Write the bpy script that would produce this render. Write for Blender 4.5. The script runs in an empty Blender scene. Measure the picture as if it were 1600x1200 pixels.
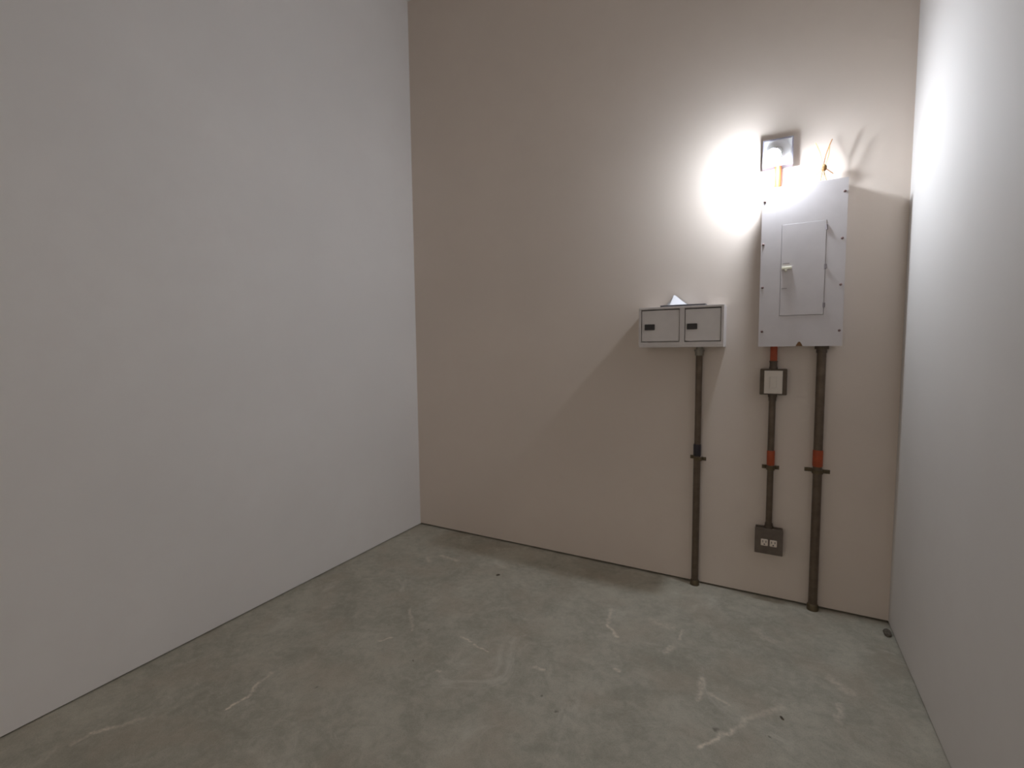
import bpy, bmesh, math, random
from mathutils import Vector, Matrix

S = bpy.context.scene
COL = S.collection
random.seed(7)

# ------------------------------------------------------------------ camera
ROOM_W, CEIL, NEAR_END = 2.882, 3.822, -5.0
cd = bpy.data.cameras.new('camera')
cam = bpy.data.objects.new('camera', cd)
COL.objects.link(cam)
cd.sensor_fit = 'HORIZONTAL'
cd.sensor_width = 36.0
cd.lens = 741.65 / 1600 * 36.0
cd.clip_start = 0.05
cd.dof.use_dof = True            # the phone focused short: everything is a touch soft
cd.dof.focus_distance = 1.3
cd.dof.aperture_fstop = 4.0
Rv = Vector((0.87945701, 0.47587029, -0.0101409))
Uv = Vector((-0.02693054, 0.07101905, 0.99711135))
Fv = Vector((-0.47521587, 0.87664346, -0.07527364))
cam.matrix_world = Matrix(((Rv.x, Uv.x, -Fv.x, 2.33927), (Rv.y, Uv.y, -Fv.y, -2.80857),
                           (Rv.z, Uv.z, -Fv.z, 1.35), (0, 0, 0, 1)))
S.camera = cam

# ------------------------------------------------------------------ world, exposure
w = bpy.data.worlds.new('world')
S.world = w
w.use_nodes = True
w.node_tree.nodes['Background'].inputs[0].default_value = (1.0, 0.89, 0.80, 1)   # warm even fill, let in by the opening added behind the camera
w.node_tree.nodes['Background'].inputs[1].default_value = 0.76
# portal in the added opening: only guides sampling of the fill, gives no light of its own
pl_ = bpy.data.lights.new('fill_portal', 'AREA')
pl_.shape = 'RECTANGLE'; pl_.size = 2.3; pl_.size_y = 2.6
pl_.cycles.is_portal = True
po = bpy.data.objects.new('fill_portal', pl_)
COL.objects.link(po)
po.location = (ROOM_W / 2, NEAR_END - 0.08, 1.3)
po.rotation_euler = (math.radians(90), 0, 0)
S.view_settings.view_transform = 'Standard'
S.view_settings.look = 'None'
S.view_settings.gamma = 1.0
S.view_settings.use_curve_mapping = False
S.view_settings.exposure = 0.08
BULB_STRENGTH = 820.0
BULB_COLOUR = (0.87, 0.95, 1.06)

# ------------------------------------------------------------------ helpers
class MB:
    """collects shapes (world coordinates) and links them as one mesh object"""
    def __init__(self):
        self.bm = bmesh.new()
        self.flat = set()

    def box(self, x0, x1, y0, y1, z0, z1, bev=0.0, seg=2):
        x0, x1 = sorted((x0, x1)); y0, y1 = sorted((y0, y1)); z0, z1 = sorted((z0, z1))
        before = set(self.bm.faces)
        r = bmesh.ops.create_cube(self.bm, size=1.0)
        vs = r['verts']
        for v in vs:
            v.co = Vector(((x0 + x1) / 2 + v.co.x * (x1 - x0), (y0 + y1) / 2 + v.co.y * (y1 - y0),
                           (z0 + z1) / 2 + v.co.z * (z1 - z0)))
        if bev > 0:
            es = list({e for v in vs for e in v.link_edges})
            bmesh.ops.bevel(self.bm, geom=es, offset=bev, segments=seg, profile=0.6, affect='EDGES')
        self.flat |= set(self.bm.faces) - before
        return self

    def tube(self, pts, r, seg=20, cap=True):
        """a tube along a polyline; r is a number or one radius per point"""
        pts = [Vector(p) for p in pts]
        n = len(pts)
        rs = r if isinstance(r, (list, tuple)) else [r] * n
        rings = []
        ref = None
        for i, p in enumerate(pts):
            d = (pts[min(i + 1, n - 1)] - pts[max(i - 1, 0)]).normalized()
            if ref is None:
                ref = d.orthogonal().normalized()
            a = (ref - d * ref.dot(d)).normalized()
            ref = a
            b = d.cross(a)
            rings.append([self.bm.verts.new(p + (a * math.cos(t) + b * math.sin(t)) * rs[i])
                          for t in [2 * math.pi * k / seg for k in range(seg)]])
        for i in range(n - 1):
            for k in range(seg):
                self.bm.faces.new((rings[i][k], rings[i][(k + 1) % seg], rings[i + 1][(k + 1) % seg], rings[i + 1][k]))
        if cap:
            self.bm.faces.new(rings[0][::-1]); self.bm.faces.new(rings[-1])
        return self

    def lathe(self, c, axis, prof, seg=32):
        """prof: (radius, distance along axis) pairs, stacked as short tubes sharing rings"""
        c = Vector(c); ax = Vector(axis).normalized()
        a = ax.orthogonal().normalized(); b = ax.cross(a)
        rings = []
        for r, h in prof:
            r = max(r, 1e-4)
            rings.append([self.bm.verts.new(c + ax * h + (a * math.cos(t) + b * math.sin(t)) * r)
                          for t in [2 * math.pi * k / seg for k in range(seg)]])
        for i in range(len(rings) - 1):
            for k in range(seg):
                self.bm.faces.new((rings[i][k], rings[i][(k + 1) % seg], rings[i + 1][(k + 1) % seg], rings[i + 1][k]))
        self.bm.faces.new(rings[0][::-1]); self.bm.faces.new(rings[-1])
        return self

    def prism(self, xz, y0, y1):
        """an outline in the x-z plane extruded along y"""
        f = [self.bm.verts.new((x, y0, z)) for x, z in xz]
        b = [self.bm.verts.new((x, y1, z)) for x, z in xz]
        n = len(xz)
        fs = [self.bm.faces.new(f), self.bm.faces.new(b[::-1])]
        for i in range(n):
            fs.append(self.bm.faces.new((f[i], b[i], b[(i + 1) % n], f[(i + 1) % n])))
        self.flat |= set(fs)
        return self

    def build(self, name, mat, parent=None, loc=None):
        bmesh.ops.recalc_face_normals(self.bm, faces=self.bm.faces[:])
        self.bm.faces.index_update()
        flat = [i for i, f in enumerate(self.bm.faces) if f in self.flat]
        me = bpy.data.meshes.new(name)
        base = parent_world(parent) if parent else Vector(loc or (0, 0, 0))
        for v in self.bm.verts:
            v.co -= base
        self.bm.to_mesh(me); self.bm.free()
        me.set_sharp_from_angle(angle=math.radians(35))
        for i in flat:
            me.polygons[i].use_smooth = False
        o = bpy.data.objects.new(name, me)
        me.materials.append(mat)
        COL.objects.link(o)
        if parent:
            o.parent = parent
        else:
            o.location = base
        return o


def parent_world(o):
    p = Vector((0, 0, 0))
    while o:
        p += o.location
        o = o.parent
    return p


def thing(name, label, cat, loc, group=None):
    o = bpy.data.objects.new(name, None)
    o.empty_display_size = 0.05
    COL.objects.link(o)
    o.location = loc
    return tag(o, label, cat, group)


def tag(o, label, cat, group=None):
    o['label'] = label; o['category'] = cat
    if group:
        o['group'] = group
    return o


def struct(o, label=None):
    o['kind'] = 'structure'
    if label:
        o['label'] = label
    return o


# ------------------------------------------------------------------ materials
class NT:
    def __init__(self, name):
        self.m = bpy.data.materials.new(name)
        self.m.use_nodes = True
        self.t = self.m.node_tree
        self.b = self.t.nodes['Principled BSDF']
        self.co = self.t.nodes.new('ShaderNodeTexCoord').outputs['Object']

    def link(self, a, b):
        if hasattr(a, 'is_output'):
            self.t.links.new(a, b)
        else:
            b.default_value = a

    def math(self, op, a, b=0.0, clamp=False):
        n = self.t.nodes.new('ShaderNodeMath'); n.operation = op; n.use_clamp = clamp
        self.link(a, n.inputs[0]); self.link(b, n.inputs[1])
        return n.outputs[0]

    def vmath(self, op, a, b=None):
        n = self.t.nodes.new('ShaderNodeVectorMath'); n.operation = op
        self.link(a, n.inputs[0])
        if b is not None:
            self.link(b, n.inputs[1])
        return n

    def noise(self, scale, detail=4, rough=0.55, dist=0.0, vec=None):
        n = self.t.nodes.new('ShaderNodeTexNoise')
        n.inputs['Scale'].default_value = scale; n.inputs['Detail'].default_value = detail
        n.inputs['Roughness'].default_value = rough; n.inputs['Distortion'].default_value = dist
        self.t.links.new(vec or self.co, n.inputs['Vector'])
        return n

    def ramp(self, f, a, b, lo=0.0, hi=1.0, smooth=True):
        n = self.t.nodes.new('ShaderNodeMapRange')
        n.interpolation_type = 'SMOOTHSTEP' if smooth else 'LINEAR'
        self.link(f, n.inputs['Value'])
        n.inputs['From Min'].default_value = a; n.inputs['From Max'].default_value = b
        n.inputs['To Min'].default_value = lo; n.inputs['To Max'].default_value = hi
        return n.outputs[0]

    def mix(self, f, a, b):
        n = self.t.nodes.new('ShaderNodeMix'); n.data_type = 'RGBA'
        self.link(f, n.inputs[0])
        self.link(a, n.inputs[6]); self.link(b, n.inputs[7])
        return n.outputs[2]

    def bump(self, h, strength, dist=0.01):
        n = self.t.nodes.new('ShaderNodeBump')
        n.inputs['Strength'].default_value = strength; n.inputs['Distance'].default_value = dist
        self.t.links.new(h, n.inputs['Height'])
        self.t.links.new(n.outputs[0], self.b.inputs['Normal'])


def C(r, g, b):
    """sRGB 0-255 to linear rgba"""
    f = lambda c: (c / 255 / 12.92) if c / 255 <= 0.04045 else ((c / 255 + 0.055) / 1.055) ** 2.4
    return (f(r), f(g), f(b), 1.0)


def simple(name, col, rough=0.5, metal=0.0, var=0.06, scale=30.0, bump=0.0):
    k = NT(name)
    n = k.noise(scale)
    dark = tuple(c * (1 - var) for c in col[:3]) + (1,)
    lite = tuple(min(1, c * (1 + var)) for c in col[:3]) + (1,)
    k.link(k.mix(k.ramp(n.outputs[0], 0.3, 0.7), dark, lite), k.b.inputs['Base Color'])
    k.b.inputs['Roughness'].default_value = rough
    k.b.inputs['Metallic'].default_value = metal
    if bump:
        k.bump(n.outputs[0], bump, 0.003)
    return k.m


def wall_paint(name, col, specks=()):
    k = NT(name)
    big = k.noise(0.9, 3, 0.5)
    mid = k.noise(7, 4, 0.6)
    fine = k.noise(160, 3, 0.6)
    a = tuple(c * 0.965 for c in col[:3]) + (1,)
    b = tuple(c * 1.03 for c in col[:3]) + (1,)
    c1 = k.mix(k.ramp(big.outputs[0], 0.3, 0.7), a, b)
    tint = k.mix(k.ramp(mid.outputs[0], 0.35, 0.75, 0, 0.35), c1, tuple(x * y for x, y in zip(col[:3], (0.97, 0.955, 0.955))) + (1,))
    k.link(tint, k.b.inputs['Base Color'])
    k.b.inputs['Roughness'].default_value = 0.8
    k.b.inputs['Specular IOR Level'].default_value = 0.25
    h = k.math('ADD', k.math('MULTIPLY', fine.outputs[0], 0.35), k.math('MULTIPLY', mid.outputs[0], 0.6))
    k.bump(h, 0.10, 0.004)
    return k.m


# pale plaster scrapes and dark specks seen on the slab: x0, y0, x1, y1, strength, width (metres)
SCUFFS = [(0.568, -1.844, 0.579, -1.764, 1.0, 0.01), (0.579, -1.764, 0.55, -1.692, 0.8, 0.01), (0.55, -1.692, 0.533, -1.623, 0.5, 0.012), (0.251, -2.185, 0.255, -2.143, 0.5, 0.01), (0.251, -2.132, 0.291, -2.082, 0.8, 0.01), (0.291, -2.082, 0.342, -2.005, 0.4, 0.012), (1.1, -1.052, 1.159, -1.06, 0.8, 0.006), (1.182, -1.069, 1.271, -1.085, 0.8, 0.006), (0.776, -1.259, 0.814, -1.206, 0.7, 0.006), (1.656, -0.498, 1.686, -0.63, 0.5, 0.014), (1.685, -0.649, 1.743, -0.717, 0.9, 0.012), (0.728, -0.979, 0.865, -1.117, 0.4, 0.012), (2.172, -1.194, 2.215, -1.121, 1.0, 0.012), (2.215, -1.121, 2.261, -1.056, 0.8, 0.01), (2.261, -1.056, 2.319, -0.967, 0.5, 0.014), (2.319, -0.967, 2.417, -0.856, 0.4, 0.016), (2.134, -0.837, 2.139, -0.954, 0.6, 0.018), (2.009, -0.595, 2.015, -0.519, 0.6, 0.01), (2.173, -0.909, 2.243, -0.929, 0.45, 0.012), (2.597, -0.595, 2.653, -0.658, 0.5, 0.03), (2.604, -0.74, 2.598, -0.83, 0.5, 0.02), (2.315, -0.363, 2.382, -0.412, 0.35, 0.03), (0.486, -0.382, 0.612, -0.401, 0.6, 0.02), (0.416, -0.439, 0.477, -0.491, 0.5, 0.02), (1.868, -0.505, 1.962, -0.517, 0.4, 0.03), (1.148, -1.297, 1.165, -1.292, 0.9, 0.008), (1.499, -1.086, 1.536, -1.081, 0.7, 0.012), (1.806, -0.935, 1.824, -0.939, 0.8, 0.012), (1.971, -0.73, 1.995, -0.677, 0.5, 0.02)]
SPECKS = [(0.774, -1.595, 0.010), (1.014, -1.293, 0.009), (0.927, -1.073, 0.006), (1.599, -1.218, 0.010), (1.681, -1.271, 0.010), (2.38, -1.025, 0.008), (2.212, -1.082, 0.016)]


def concrete():
    k = NT('concrete_floor')
    big = k.noise(1.6, 5, 0.6, 0.4)
    mid = k.noise(6.5, 6, 0.65, 0.8)
    sm = k.noise(28, 6, 0.7, 0.5)
    fine = k.noise(230, 4, 0.7)
    v = k.math('ADD', k.math('MULTIPLY', big.outputs[0], 0.35), k.math('MULTIPLY', mid.outputs[0], 0.35))
    v = k.math('ADD', v, k.math('MULTIPLY', sm.outputs[0], 0.30))
    base = k.mix(k.ramp(v, 0.36, 0.64), FLOOR_DARK, FLOOR_LITE)
    hue = k.noise(4.2, 3, 0.5)
    base = k.mix(k.ramp(hue.outputs[0], 0.45, 0.7, 0, 0.45), base, FLOOR_BROWN)
    base = k.mix(k.ramp(fine.outputs[0], 0.50, 0.70, 0, 0.5), base, FLOOR_GRIT)
    pale = k.noise(3.1, 8, 0.72, 1.2)
    base = k.mix(k.ramp(pale.outputs[0], 0.55, 0.72, 0, 0.5), base, FLOOR_PALE)
    # scrapes
    wob = k.noise(14, 4, 0.6)
    off = k.vmath('SCALE', k.vmath('SUBTRACT', wob.outputs['Color'], (0.5, 0.5, 0.5)).outputs[0])
    off.inputs['Scale'].default_value = 0.06
    p = k.vmath('ADD', k.co, off.outputs[0]).outputs[0]
    p = k.vmath('MULTIPLY', p, (1, 1, 0)).outputs[0]
    brk = k.ramp(k.noise(55, 4, 0.7).outputs[0], 0.35, 0.6)
    acc = None
    for x0, y0, x1, y1, s, wd in SCUFFS:
        a = Vector((x0, y0, 0)); b = Vector((x1, y1, 0)); d = b - a; L2 = max(d.length_squared, 1e-8)
        rel = k.vmath('SUBTRACT', p, tuple(a)).outputs[0]
        t = k.math('DIVIDE', k.vmath('DOT_PRODUCT', rel, tuple(d)).outputs['Value'], L2, True)
        sc = k.vmath('SCALE', tuple(d)); k.t.links.new(t, sc.inputs['Scale'])
        dist = k.vmath('DISTANCE', rel, sc.outputs[0]).outputs['Value']
        g = k.ramp(dist, 0.0, wd * 1.25, s, 0.0)
        acc = g if acc is None else k.math('MAXIMUM', acc, g)
    acc = k.math('MULTIPLY', acc, k.math('ADD', k.math('MULTIPLY', brk, 0.7), 0.3))
    base = k.mix(k.math('MULTIPLY', acc, 0.75), base, FLOOR_SCRAPE)
    dk = None
    for x, y, r in SPECKS:
        g = k.ramp(k.vmath('DISTANCE', p, (x, y, 0)).outputs['Value'], r * 0.2, r, 0.5, 0)
        dk = g if dk is None else k.math('MAXIMUM', dk, g)
    base = k.mix(dk, base, C(60, 54, 46))
    k.link(base, k.b.inputs['Base Color'])
    k.link(k.ramp(mid.outputs[0], 0.3, 0.7, 0.62, 0.82), k.b.inputs['Roughness'])
    k.b.inputs['Specular IOR Level'].default_value = 0.3
    h = k.math('ADD', k.math('MULTIPLY', sm.outputs[0], 0.6), k.math('MULTIPLY', fine.outputs[0], 0.3))
    k.bump(h, 0.25, 0.006)
    return k.m


FLOOR_DARK = C(160, 156, 141)
FLOOR_LITE = C(196, 191, 175)
FLOOR_BROWN = C(178, 166, 148)
FLOOR_GRIT = C(138, 132, 122)
FLOOR_PALE = C(214, 210, 196)
FLOOR_SCRAPE = C(246, 234, 216)

M_WALL = wall_paint('wall_paint', C(245, 241, 238))
M_BACK = wall_paint('back_wall_paint', C(228, 215, 203))
M_RIGHT = wall_paint('right_wall_paint', C(221, 216, 211))
M_CEIL = wall_paint('ceiling_paint', C(238, 234, 230))
M_FLOOR = concrete()
M_GAP = simple('raw_joint', C(96, 84, 72), 0.95, 0, 0.2, 40)
M_PANEL = simple('panel_grey_enamel', C(208, 201, 200), 0.42, 0, 0.02, 12)
M_PANELSIDE = simple('panel_side_enamel', C(200, 197, 200), 0.45, 0, 0.02, 12)
M_LOCKER = simple('cabinet_enamel', C(216, 209, 206), 0.4, 0, 0.03, 12)
M_LOCKDOOR = simple('cabinet_door_enamel', C(224, 218, 215), 0.4, 0, 0.03, 12)
M_BLACK = simple('black_plastic', C(34, 30, 32), 0.4)
M_TAPE = simple('black_tape', C(40, 36, 44), 0.45)
M_PIPE = simple('galvanised_pipe', C(108, 94, 80), 0.45, 0.5, 0.14, 26, 0.15)
M_PIPELITE = simple('bright_coupling', C(150, 144, 132), 0.4, 0.6, 0.08, 26)
M_BOX = simple('galvanised_box', C(98, 86, 74), 0.55, 0.4, 0.12, 34)
M_COVER = simple('outlet_cover_metal', C(112, 100, 90), 0.55, 0.2, 0.10, 34)
M_CLAMP = simple('clamp_steel', C(104, 92, 72), 0.45, 0.6, 0.12, 50)
M_ORANGE = simple('orange_conduit', C(170, 74, 36), 0.5, 0, 0.10, 40)
M_WHITE = simple('white_plastic', C(222, 212, 200), 0.4, 0, 0.02, 20)
M_RECEPT = simple('white_receptacle', C(240, 226, 212), 0.4, 0, 0.02, 20)
M_PAPER = simple('paper', C(208, 207, 210), 0.8, 0, 0.01, 20)
M_FOLDER = simple('dark_folder', C(64, 60, 66), 0.6, 0, 0.06, 20)
M_LATCH = simple('cream_latch', C(236, 232, 210), 0.35, 0.1, 0.03, 20)
M_SCREW = simple('screw_steel', C(120, 96, 92), 0.45, 0.6, 0.1, 60)
M_HINGE = simple('hinge_grey', C(140, 132, 134), 0.5, 0.3, 0.05, 40)
M_RUST = simple('bare_brown_edge', C(140, 104, 70), 0.8, 0, 0.2, 60)
M_WIRE = simple('cream_wire', C(196, 170, 116), 0.5, 0, 0.08, 60)
M_WIREOR = simple('orange_wire', C(182, 124, 66), 0.5, 0, 0.08, 60)
M_TIE = simple('brown_tie', C(120, 84, 38), 0.6, 0, 0.15, 60)
M_PORC = simple('porcelain', C(236, 236, 238), 0.25, 0, 0.02, 20)
M_LAMPBOX = simple('lamp_box_grey', C(150, 146, 158), 0.5, 0.3, 0.06, 30)
M_CHIP = simple('dark_rubble', C(104, 96, 84), 0.9, 0, 0.3, 60)

k = NT('bulb_light')
k.b.inputs['Base Color'].default_value = (0.9, 0.9, 0.9, 1)
k.b.inputs['Emission Color'].default_value = BULB_COLOUR + (1,)
k.b.inputs['Emission Strength'].default_value = BULB_STRENGTH
M_BULB = k.m
# ------------------------------------------------------------------ room
struct(MB().box(-0.16, ROOM_W + 0.16, NEAR_END - 0.16, 0.16, -0.12, 0.0).build('floor', M_FLOOR), 'rough grey concrete floor with pale scrapes')
struct(MB().box(-0.16, ROOM_W + 0.16, NEAR_END - 0.16, 0.16, CEIL, CEIL + 0.12).build('ceiling', M_CEIL), 'pale painted ceiling')


def wall(name, label, lo, hi, gap, mat, inward):
    """plaster that stops a finger above the slab, and the recessed joint behind it"""
    (x0, y0), (x1, y1) = lo, hi
    o = struct(MB().box(x0, x1, y0, y1, gap, CEIL).build(name, mat), label)
    s = 0.025
    bx = [x0, x1, y0, y1]
    if inward == 'y-': bx[2] += s
    if inward == 'y+': bx[3] -= s
    if inward == 'x+': bx[1] -= s
    if inward == 'x-': bx[0] += s
    j = MB().box(bx[0], bx[1], bx[2], bx[3], 0.0, gap).build('floor_joint', M_GAP, o)
    return o


wall('wall_back', 'beige white painted back wall carrying the electrical boxes', (0.0, 0.0), (ROOM_W, 0.16), 0.011, M_BACK, 'y-')
wall('wall_left', 'blank off-white painted wall on the left', (-0.16, NEAR_END), (0.0, 0.16), 0.006, M_WALL, 'x+')
wall('wall_right', 'off-white painted wall on the right beside the panel', (ROOM_W, NEAR_END), (ROOM_W + 0.16, 0.16), 0.008, M_RIGHT, 'x-')
OX0, OX1, OZ = 0.29, 2.59, 2.6  # opening added in the unseen wall to let the fill in
nw = MB()
nw.box(0.0, OX0, NEAR_END - 0.16, NEAR_END, 0, CEIL)
nw.box(OX1, ROOM_W, NEAR_END - 0.16, NEAR_END, 0, CEIL)
nw.box(OX0, OX1, NEAR_END - 0.16, NEAR_END, OZ, CEIL)
struct(nw.build('wall_near', M_WALL), 'off-white wall behind the camera with an opening added for fill light')
struct(MB().box(-9, 12, NEAR_END - 16, NEAR_END - 0.16, -0.14, -0.02).build('added_ground_1', M_FLOOR), 'unseen concrete ground added outside the fill opening')  # unseen ground, added so the fill weakens towards the ceiling

# ------------------------------------------------------------------ breaker panel
PX0, PX1, PZ0, PZ1, PD = 2.288, 2.640, 1.345, 2.122, 0.085
panel = thing('electrical_panel', 'tall grey metal breaker panel with small inset door, right of the two-door cabinet', 'electrical panel', (2.464, 0, PZ0))
MB().box(PX0 + 0.006, PX1 - 0.006, -0.001, -PD + 0.0145, PZ0 + 0.004, PZ1 - 0.004, 0.003).build('enclosure', M_PANELSIDE, panel)
DX0, DX1, DZ0, DZ1 = 2.378, 2.560, 1.497, 1.938
g = 0.0014
m = MB()
m.box(PX0, DX0 - g, -PD + 0.014, -PD, PZ0, PZ1)
m.box(DX1 + g, PX1, -PD + 0.014, -PD, PZ0, PZ1)
m.box(DX0 - g, DX1 + g, -PD + 0.014, -PD, DZ1 + g, PZ1)
nx = 2.466
m.prism([(DX0 - g, PZ0), (nx - 0.016, PZ0), (nx - 0.004, PZ0 + 0.022), (nx + 0.004, PZ0 + 0.022), (nx + 0.016, PZ0), (DX1 + g, PZ0), (DX1 + g, DZ0 - g), (DX0 - g, DZ0 - g)], -PD, -PD + 0.014)
m.build('front_cover', M_PANEL, panel)
MB().prism([(nx - 0.016, PZ0 + 0.001), (nx - 0.004, PZ0 + 0.0225), (nx + 0.004, PZ0 + 0.0225), (nx + 0.016, PZ0 + 0.001)], -PD + 0.007, -PD + 0.0142).build('cable_notch', M_RUST, panel)
door = MB().box(DX0, DX1, -PD + 0.0142, -PD - 0.0015, DZ0, DZ1, 0.0015).build('panel_door', M_PANEL, panel)
MB().box(2.381, 2.424, -PD - 0.0005, -PD - 0.010, 1.722, 1.734, 0.002).box(2.394, 2.404, -PD - 0.0005, -PD - 0.016, 1.712, 1.732, 0.002).build('latch', M_LATCH, door)
MB().box(2.386, 2.414, -PD - 0.0005, -PD - 0.0025, 1.748, 1.752).build('door_vent', M_HINGE, door)
MB().box(2.383, 2.406, -PD - 0.0005, -PD - 0.0025, 1.628, 1.631).build('door_vent', M_HINGE, door)
for z in (1.905, 1.722, 1.540):
    MB().tube([(2.5615, -PD - 0.001, z - 0.011), (2.5615, -PD - 0.001, z + 0.011)], 0.005, 10).build('hinge', M_HINGE, panel)
for x, z in [(2.627, 2.060), (2.624, 1.847), (2.625, 1.633), (2.627, 1.418), (2.300, 2.060), (2.298, 1.851), (2.300, 1.640), (2.303, 1.421)]:
    MB().lathe((x, -PD + 0.001, z), (0, -1, 0), [(0.006, 0), (0.006, 0.002), (0.004, 0.0035), (0.001, 0.004)], 12).build('screw', M_SCREW, panel)

# loose wires standing up from the top of the panel
wires = thing('wire_bundle', 'loose cream wires tied and splayed above the breaker panel', 'wires', (2.543, -0.05, 2.1225))
K = Vector((2.543, -0.05, 2.190))
for i, (a, b, mm) in enumerate([((2.506, -0.050, 2.312), (2.558, -0.052, 2.1225), M_WIRE), ((2.573, -0.046, 2.318), (2.530, -0.047, 2.1225), M_WIREOR),
                                ((2.562, -0.060, 2.285), (2.543, -0.056, 2.1225), M_WIRE), ((2.545, -0.058, 2.1985), (2.512, -0.062, 2.158), M_WIRE), ((2.550, -0.042, 2.1985), (2.583, -0.04, 2.160), M_WIREOR)]):
    a, b = Vector(a), Vector(b)
    o = Vector(((i - 2) * 0.002, (i % 2) * 0.005 - 0.002, 0))
    pts = []
    for t in [j / 8 for j in range(9)]:
        bend = Vector((math.sin(t * math.pi) * 0.006 * (-1) ** i, 0, 0))
        pts.append(a.lerp(K + o, t) + bend if t < 1 else K + o)
    pts += [(K + o).lerp(b, t) for t in [j / 5 for j in range(1, 6)]]
    MB().tube(pts, 0.0022, 8).build('wire', mm, wires)
MB().lathe((2.543, -0.049, 2.176), (0.12, 0, 1), [(0.006, 0), (0.0105, 0.006), (0.0115, 0.014), (0.009, 0.024), (0.005, 0.029)], 14).build('wire_tie', M_TIE, wires)

# ------------------------------------------------------------------ wall lamp
LX, LZ = 2.349, 2.303
lamp = thing('wall_lamp', 'bright bare bulb on a round holder over a square grey wall box', 'lamp', (LX, 0, LZ))
hb, ld = 0.066, 0.044
m = MB()
m.box(LX - hb, LX + hb, 0, -0.006, LZ - hb, LZ + hb)
for s in (-1, 1):
    m.box(LX + s * hb, LX + s * (hb - 0.006), -0.006, -ld, LZ - hb, LZ + hb)
    m.box(LX - hb + 0.006, LX + hb - 0.006, -0.006, -ld, LZ + s * hb, LZ + s * (hb - 0.006))
m.build('lamp_box', M_LAMPBOX, lamp)
MB().box(LX - hb + 0.0065, LX + hb - 0.0065, -ld + 0.006, -ld + 0.002, LZ - hb + 0.0065, LZ + hb - 0.0065).build('box_cover', M_PORC, lamp)
MB().lathe((LX, -ld + 0.003, LZ), (0, -1, 0), [(0.056, 0), (0.056, 0.005), (0.050, 0.010), (0.030, 0.014), (0.026, 0.018)], 40).build('lampholder', M_PORC, lamp)
A = Vector((-0.24, -0.81, -0.50)).normalized()      # socket angle chosen for the light on the walls: bulb leans left and down
P0 = Vector((LX, -ld - 0.012, LZ))
MB().lathe(P0 - A * 0.008, A, [(0.020, 0), (0.0225, 0.004), (0.0225, 0.038), (0.019, 0.040)], 28).build('socket', M_PORC, lamp)
MB().lathe(P0 + A * 0.030, A, [(0.014, 0), (0.016, 0.006), (0.024, 0.022), (0.0315, 0.040), (0.0315, 0.0425)], 28).build('bulb_base', M_WHITE, lamp)
MB().lathe(P0 + A * 0.0728, A, [(0.0318, 0)] + [(0.0318 * math.cos(t), 0.036 * math.sin(t)) for t in [i * math.pi / 20 for i in range(1, 11)]], 28).build('bulb', M_BULB, lamp)

o = MB().tube([(2.353, -0.030, 2.2385), (2.353, -0.030, 2.122)], 0.0155, 18).build('orange_conduit', M_ORANGE, None, (2.353, -0.03, 2.122))
tag(o, 'short orange conduit between the glowing lamp and the top of the breaker panel', 'conduit')

# ------------------------------------------------------------------ two-door cabinet
KX0, KX1, KZ0, KZ1, KD = 1.704, 2.132, 1.346, 1.562, 0.166
cab = thing('wall_cabinet', 'small grey two-door metal cabinet with black latches, on wall left of the panel', 'cabinet', (1.918, 0, KZ0))
t = 0.012
m = MB()
m.box(KX0, KX1, 0, -0.006, KZ0, KZ1)
m.box(KX0, KX1, -0.006, -KD, KZ1 - t, KZ1, 0.0015)
m.box(KX0, KX1, -0.006, -KD, KZ0, KZ0 + t, 0.0015)
m.box(KX0, KX0 + t, -0.006, -KD, KZ0 + t, KZ1 - t)
m.box(KX1 - t, KX1, -0.006, -KD, KZ0 + t, KZ1 - t)
m.box(1.918, 1.942, -0.006, -KD, KZ0 + t, KZ1 - t)
# front face frame
m.box(KX0 + t, 1.918, -KD + 0.02, -KD, KZ0 + t, 1.374)
m.box(1.942, KX1 - t, -KD + 0.02, -KD, KZ0 + t, 1.374)
m.build('cabinet_body', M_LOCKER, cab)
for (a, b), (h0, h1), (z0, z1) in [((1.719, 1.915), (1.735, 1.788), (1.440, 1.471)), ((1.945, 2.117), (1.954, 2.005), (1.439, 1.469))]:
    d = MB().box(a, b, -KD + 0.022, -KD + 0.006, 1.378, 1.545, 0.002).build('cabinet_door', M_LOCKDOOR, cab)
    MB().box(h0, h1, -KD + 0.0065, -KD - 0.003, z0, z1, 0.002).build('latch', M_BLACK, d)

# folder and curled sheet lying on the cabinet
fz = KZ1 + 0.0005
fold = MB().box(1.815, 2.043, -0.156, -0.010, fz, fz + 0.0075, 0.001).build('folder', M_FOLDER, None, (1.93, -0.10, fz))
tag(fold, 'flat dark folder lying on top of the small two-door cabinet', 'folder')
bm = bmesh.new()
NX, NY = 18, 14
base = Vector((1.826, -0.166, fz + 0.0085))
vv = {}
# sheet whose back left corner curls up: measure along the diagonal from the fold line
tipx, tipy = 1.870, -0.020
ux = Vector((0.105, -0.118)).normalized()
for i in range(NX + 1):
    for j in range(NY + 1):
        x = 1.826 + 0.150 * i / NX; y = -0.148 + 0.136 * j / NY
        # skew so that the rear corner stands near the middle of the sheet
        s = (j / NY)
        q = max(0.0, (j / NY) * 1.15 - abs(i / NX - 0.24) * (1.9 if i / NX > 0.24 else 3.2))
        z = base.z + 0.058 * (q ** 1.25)
        y2 = y + 0.0 * s
        vv[i, j] = bm.verts.new((x, y2, z))
for i in range(NX):
    for j in range(NY):
        bm.faces.new((vv[i, j], vv[i + 1, j], vv[i + 1, j + 1], vv[i, j + 1]))
mm = MB(); mm.bm.free(); mm.bm = bm
sheet = mm.build('paper_sheet', M_PAPER, None, (1.90, -0.10, base.z))
so = sheet.modifiers.new('thickness', 'SOLIDIFY'); so.thickness = 0.0008; so.offset = 1
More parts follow.
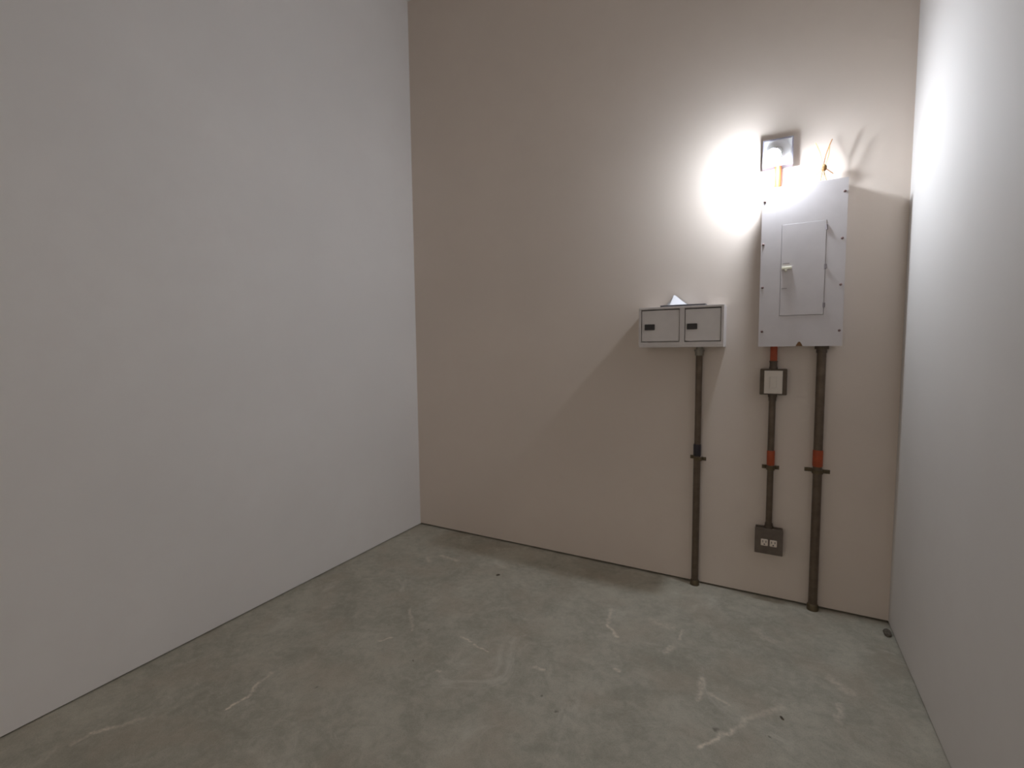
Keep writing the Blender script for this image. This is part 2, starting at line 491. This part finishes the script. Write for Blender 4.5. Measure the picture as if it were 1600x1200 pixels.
tag(sheet, 'white sheet of paper with a raised corner on top of the cabinet', 'paper')

# ------------------------------------------------------------------ conduits and boxes
def clamp(parent, x, y, z, r, half, drop=0.0):
    """two-hole strap: an arch over the pipe and an ear on each side"""
    m = MB()
    n = 14
    ri, ro, hz = r + 0.0005, r + 0.0035, 0.010
    pts_o, pts_i = [], []
    for k in range(n + 1):
        a = math.pi * k / n
        pts_o.append((x + ro * math.cos(a), y - ro * math.sin(a)))
        pts_i.append((x + ri * math.cos(a), y - ri * math.sin(a)))
    for k in range(n):
        q = [pts_o[k], pts_o[k + 1], pts_i[k + 1], pts_i[k]]
        lo = [m.bm.verts.new((a, b, z - hz)) for a, b in q]
        hi = [m.bm.verts.new((a, b, z + hz)) for a, b in q]
        m.bm.faces.new(lo); m.bm.faces.new(hi[::-1])
        for e in range(4):
            m.bm.faces.new((lo[e], hi[e], hi[(e + 1) % 4], lo[(e + 1) % 4]))
    for s in (-1, 1):
        m.box(x + s * ri, x + s * ro, y, -0.003, z - hz, z + hz)
        m.box(x + s * ri, x + s * half, -0.0005, -0.0045, z - hz + drop * s, z + hz + drop * s, 0.001)
        m.lathe((x + s * (half - 0.012), -0.004, z + drop * s), (0, -1, 0), [(0.007, 0), (0.007, 0.004), (0.003, 0.006)], 10)
    return m.build('pipe_clamp', M_CLAMP, parent)


# left run, cabinet to floor
cy = -0.026
c1 = thing('conduit', 'dark metal conduit with black tape band from the two-door cabinet down to the floor', 'conduit', (2.0, cy, 0), 'conduits on the back wall')
x = 2.000
MB().tube([(x, cy, 0.006), (x, cy, 0.735)], 0.0185, 22).build('lower_pipe', M_PIPE, c1)
MB().tube([(x + 0.001, cy, 0.733), (x + 0.001, cy, 1.312)], 0.0170, 22).build('upper_pipe', M_PIPE, c1)
MB().lathe((x + 0.001, cy, 1.300), (0, 0, 1), [(0.0215, 0), (0.0215, 0.022), (0.026, 0.022), (0.026, 0.032), (0.017, 0.032), (0.017, 0.0455)], 24).build('connector', M_PIPELITE, c1)
MB().lathe((x, cy, 0.742), (0, 0, 1), [(0.0192, 0), (0.0200, 0.004), (0.0200, 0.062), (0.0185, 0.066)], 22).build('tape_band', M_TAPE, c1)
clamp(c1, x + 0.003, cy, 0.726, 0.0185, 0.042, -0.003)
MB().lathe((x, cy, 0.0), (0, 0, 1), [(0.025, 0), (0.025, 0.004), (0.024, 0.022), (0.021, 0.028), (0.0186, 0.029)], 24).build('floor_collar', M_CLAMP, c1)

# orange stub, panel to switch
sx = 2.359
c4 = thing('orange_conduit', 'short orange conduit from the panel bottom down to the white wall switch', 'conduit', (sx, cy, 1.230))
MB().tube([(sx, cy, 1.268), (sx, cy, 1.3488)], 0.0165, 18).build('pipe', M_ORANGE, c4)
MB().lathe((sx, cy, 1.2305), (0, 0, 1), [(0.0195, 0), (0.0195, 0.010), (0.0175, 0.010), (0.0175, 0.034), (0.0195, 0.034), (0.0195, 0.041)], 18).build('connector', M_BOX, c4)

# switch
sw = thing('light_switch', 'white switch plate on a dark square metal box below the panel', 'switch', (2.361, 0, 1.098))
MB().box(2.300, 2.422, 0, -0.050, 1.098, 1.230, 0.004).build('switch_box', M_BOX, sw)
pl = MB().box(2.3195, 2.4015, -0.0495, -0.056, 1.105, 1.222, 0.002).build('switch_plate', M_WHITE, sw)
MB().box(2.345, 2.376, -0.0562, -0.0600, 1.136, 1.191, 0.0015).build('rocker', M_WHITE, pl)

# middle run, switch to outlet
c2 = thing('conduit', 'thin metal conduit with orange coupling between the wall switch and the outlet', 'conduit', (2.361, cy, 0.392), 'conduits on the back wall')
x = 2.360
MB().tube([(x, cy, 0.3935), (x, cy, 0.722)], 0.0150, 20).build('lower_pipe', M_PIPE, c2)
MB().tube([(x - 0.001, cy, 0.720), (x - 0.001, cy, 1.0985)], 0.0158, 20).build('upper_pipe', M_PIPE, c2)
MB().lathe((x, cy, 0.728), (0, 0, 1), [(0.0165, 0), (0.0185, 0.003), (0.0185, 0.074), (0.0165, 0.078)], 20).build('coupling', M_ORANGE, c2)
MB().lathe((x - 0.001, cy, 1.066), (0, 0, 1), [(0.018, 0), (0.018, 0.020), (0.021, 0.020), (0.021, 0.0315)], 20).build('connector', M_BOX, c2)
MB().lathe((x, cy, 0.393), (0, 0, 1), [(0.021, 0), (0.021, 0.010), (0.018, 0.010), (0.018, 0.026)], 20).build('connector', M_BOX, c2)
clamp(c2, x, cy, 0.713, 0.0160, 0.040, 0.0)

# outlet
ot = thing('power_outlet', 'square brown-grey metal outlet box with two white sockets near the floor', 'outlet', (2.362, 0, 0.260))
MB().box(2.299, 2.425, 0, -0.046, 0.260, 0.393, 0.003).build('outlet_box', M_BOX, ot)
MB().box(2.297, 2.427, -0.0462, -0.050, 0.258, 0.395, 0.0015).build('cover_plate', M_COVER, ot)
for cx in (2.3425, 2.3835):
    m = MB().box(cx - 0.0165, cx + 0.0165, -0.0495, -0.054, 0.303, 0.337, 0.004)
    rc = m.build('socket', M_RECEPT, ot)
    MB().box(cx - 0.009, cx - 0.006, -0.0541, -0.0546, 0.320, 0.331).build('slot', M_BLACK, rc)
    MB().box(cx + 0.006, cx + 0.009, -0.0541, -0.0546, 0.320, 0.331).build('slot', M_BLACK, rc)
    MB().lathe((cx, -0.0541, 0.311), (0, -1, 0), [(0.0035, 0), (0.0035, 0.0006)], 10).build('slot', M_BLACK, rc)
MB().lathe((2.363, -0.0499, 0.320), (0, -1, 0), [(0.004, 0), (0.0035, 0.0015)], 10).build('screw', M_SCREW, ot)

# right run, panel to floor
c3 = thing('conduit', 'thick metal conduit with orange coupling from the breaker panel down to the floor', 'conduit', (2.567, cy, 0), 'conduits on the back wall')
x = 2.567
MB().tube([(x + 0.001, cy, 0.006), (x, cy, 0.735)], 0.0200, 22).build('lower_pipe', M_PIPE, c3)
MB().tube([(x - 0.001, cy, 0.733), (x - 0.002, cy, 1.3488)], 0.0200, 22).build('upper_pipe', M_PIPE, c3)
MB().lathe((x - 0.001, cy, 0.744), (0, 0, 1), [(0.0205, 0), (0.0225, 0.003), (0.0225, 0.080), (0.0205, 0.084)], 22).build('coupling', M_ORANGE, c3)
MB().lathe((x - 0.002, cy, 1.312), (0, 0, 1), [(0.023, 0), (0.023, 0.018), (0.030, 0.018), (0.030, 0.0365)], 22).build('connector', M_BOX, c3)
clamp(c3, x, cy, 0.718, 0.0205, 0.055, -0.002)
MB().lathe((x + 0.001, cy, 0.0), (0, 0, 1), [(0.026, 0), (0.026, 0.004), (0.025, 0.026), (0.022, 0.032), (0.0202, 0.033)], 24).build('floor_collar', M_CLAMP, c3)

# ------------------------------------------------------------------ crumbs on the floor
def chip(x, y, sx, sy, sz, seed, label, rot=0.0):
    rnd = random.Random(seed)
    m = MB()
    bmesh.ops.create_icosphere(m.bm, subdivisions=2, radius=1.0)
    ca, sa = math.cos(rot), math.sin(rot)
    for v in m.bm.verts:
        f = 0.8 + rnd.random() * 0.35
        px, py, pz = v.co.x * sx * f, v.co.y * sy * f, max(v.co.z, -0.45) * sz * f
        v.co = Vector((x + px * ca - py * sa, y + px * sa + py * ca, pz))
    zl = min(v.co.z for v in m.bm.verts)
    for v in m.bm.verts:
        v.co.z -= zl
    o = m.build('rubble_chip', M_CHIP, None, (x, y, 0))
    tag(o, label, 'debris', 'crumbs on the concrete floor')


chip(2.858, -0.112, 0.016, 0.034, 0.012, 1, 'dark crumb of debris in the right corner against the wall')
chip(0.951, -0.448, 0.013, 0.006, 0.005, 2, 'tiny dark chip on the floor near the back wall shadow', 0.9)
chip(2.415, -0.919, 0.010, 0.004, 0.004, 3, 'tiny dark sliver on the floor below the outlet', -0.9)
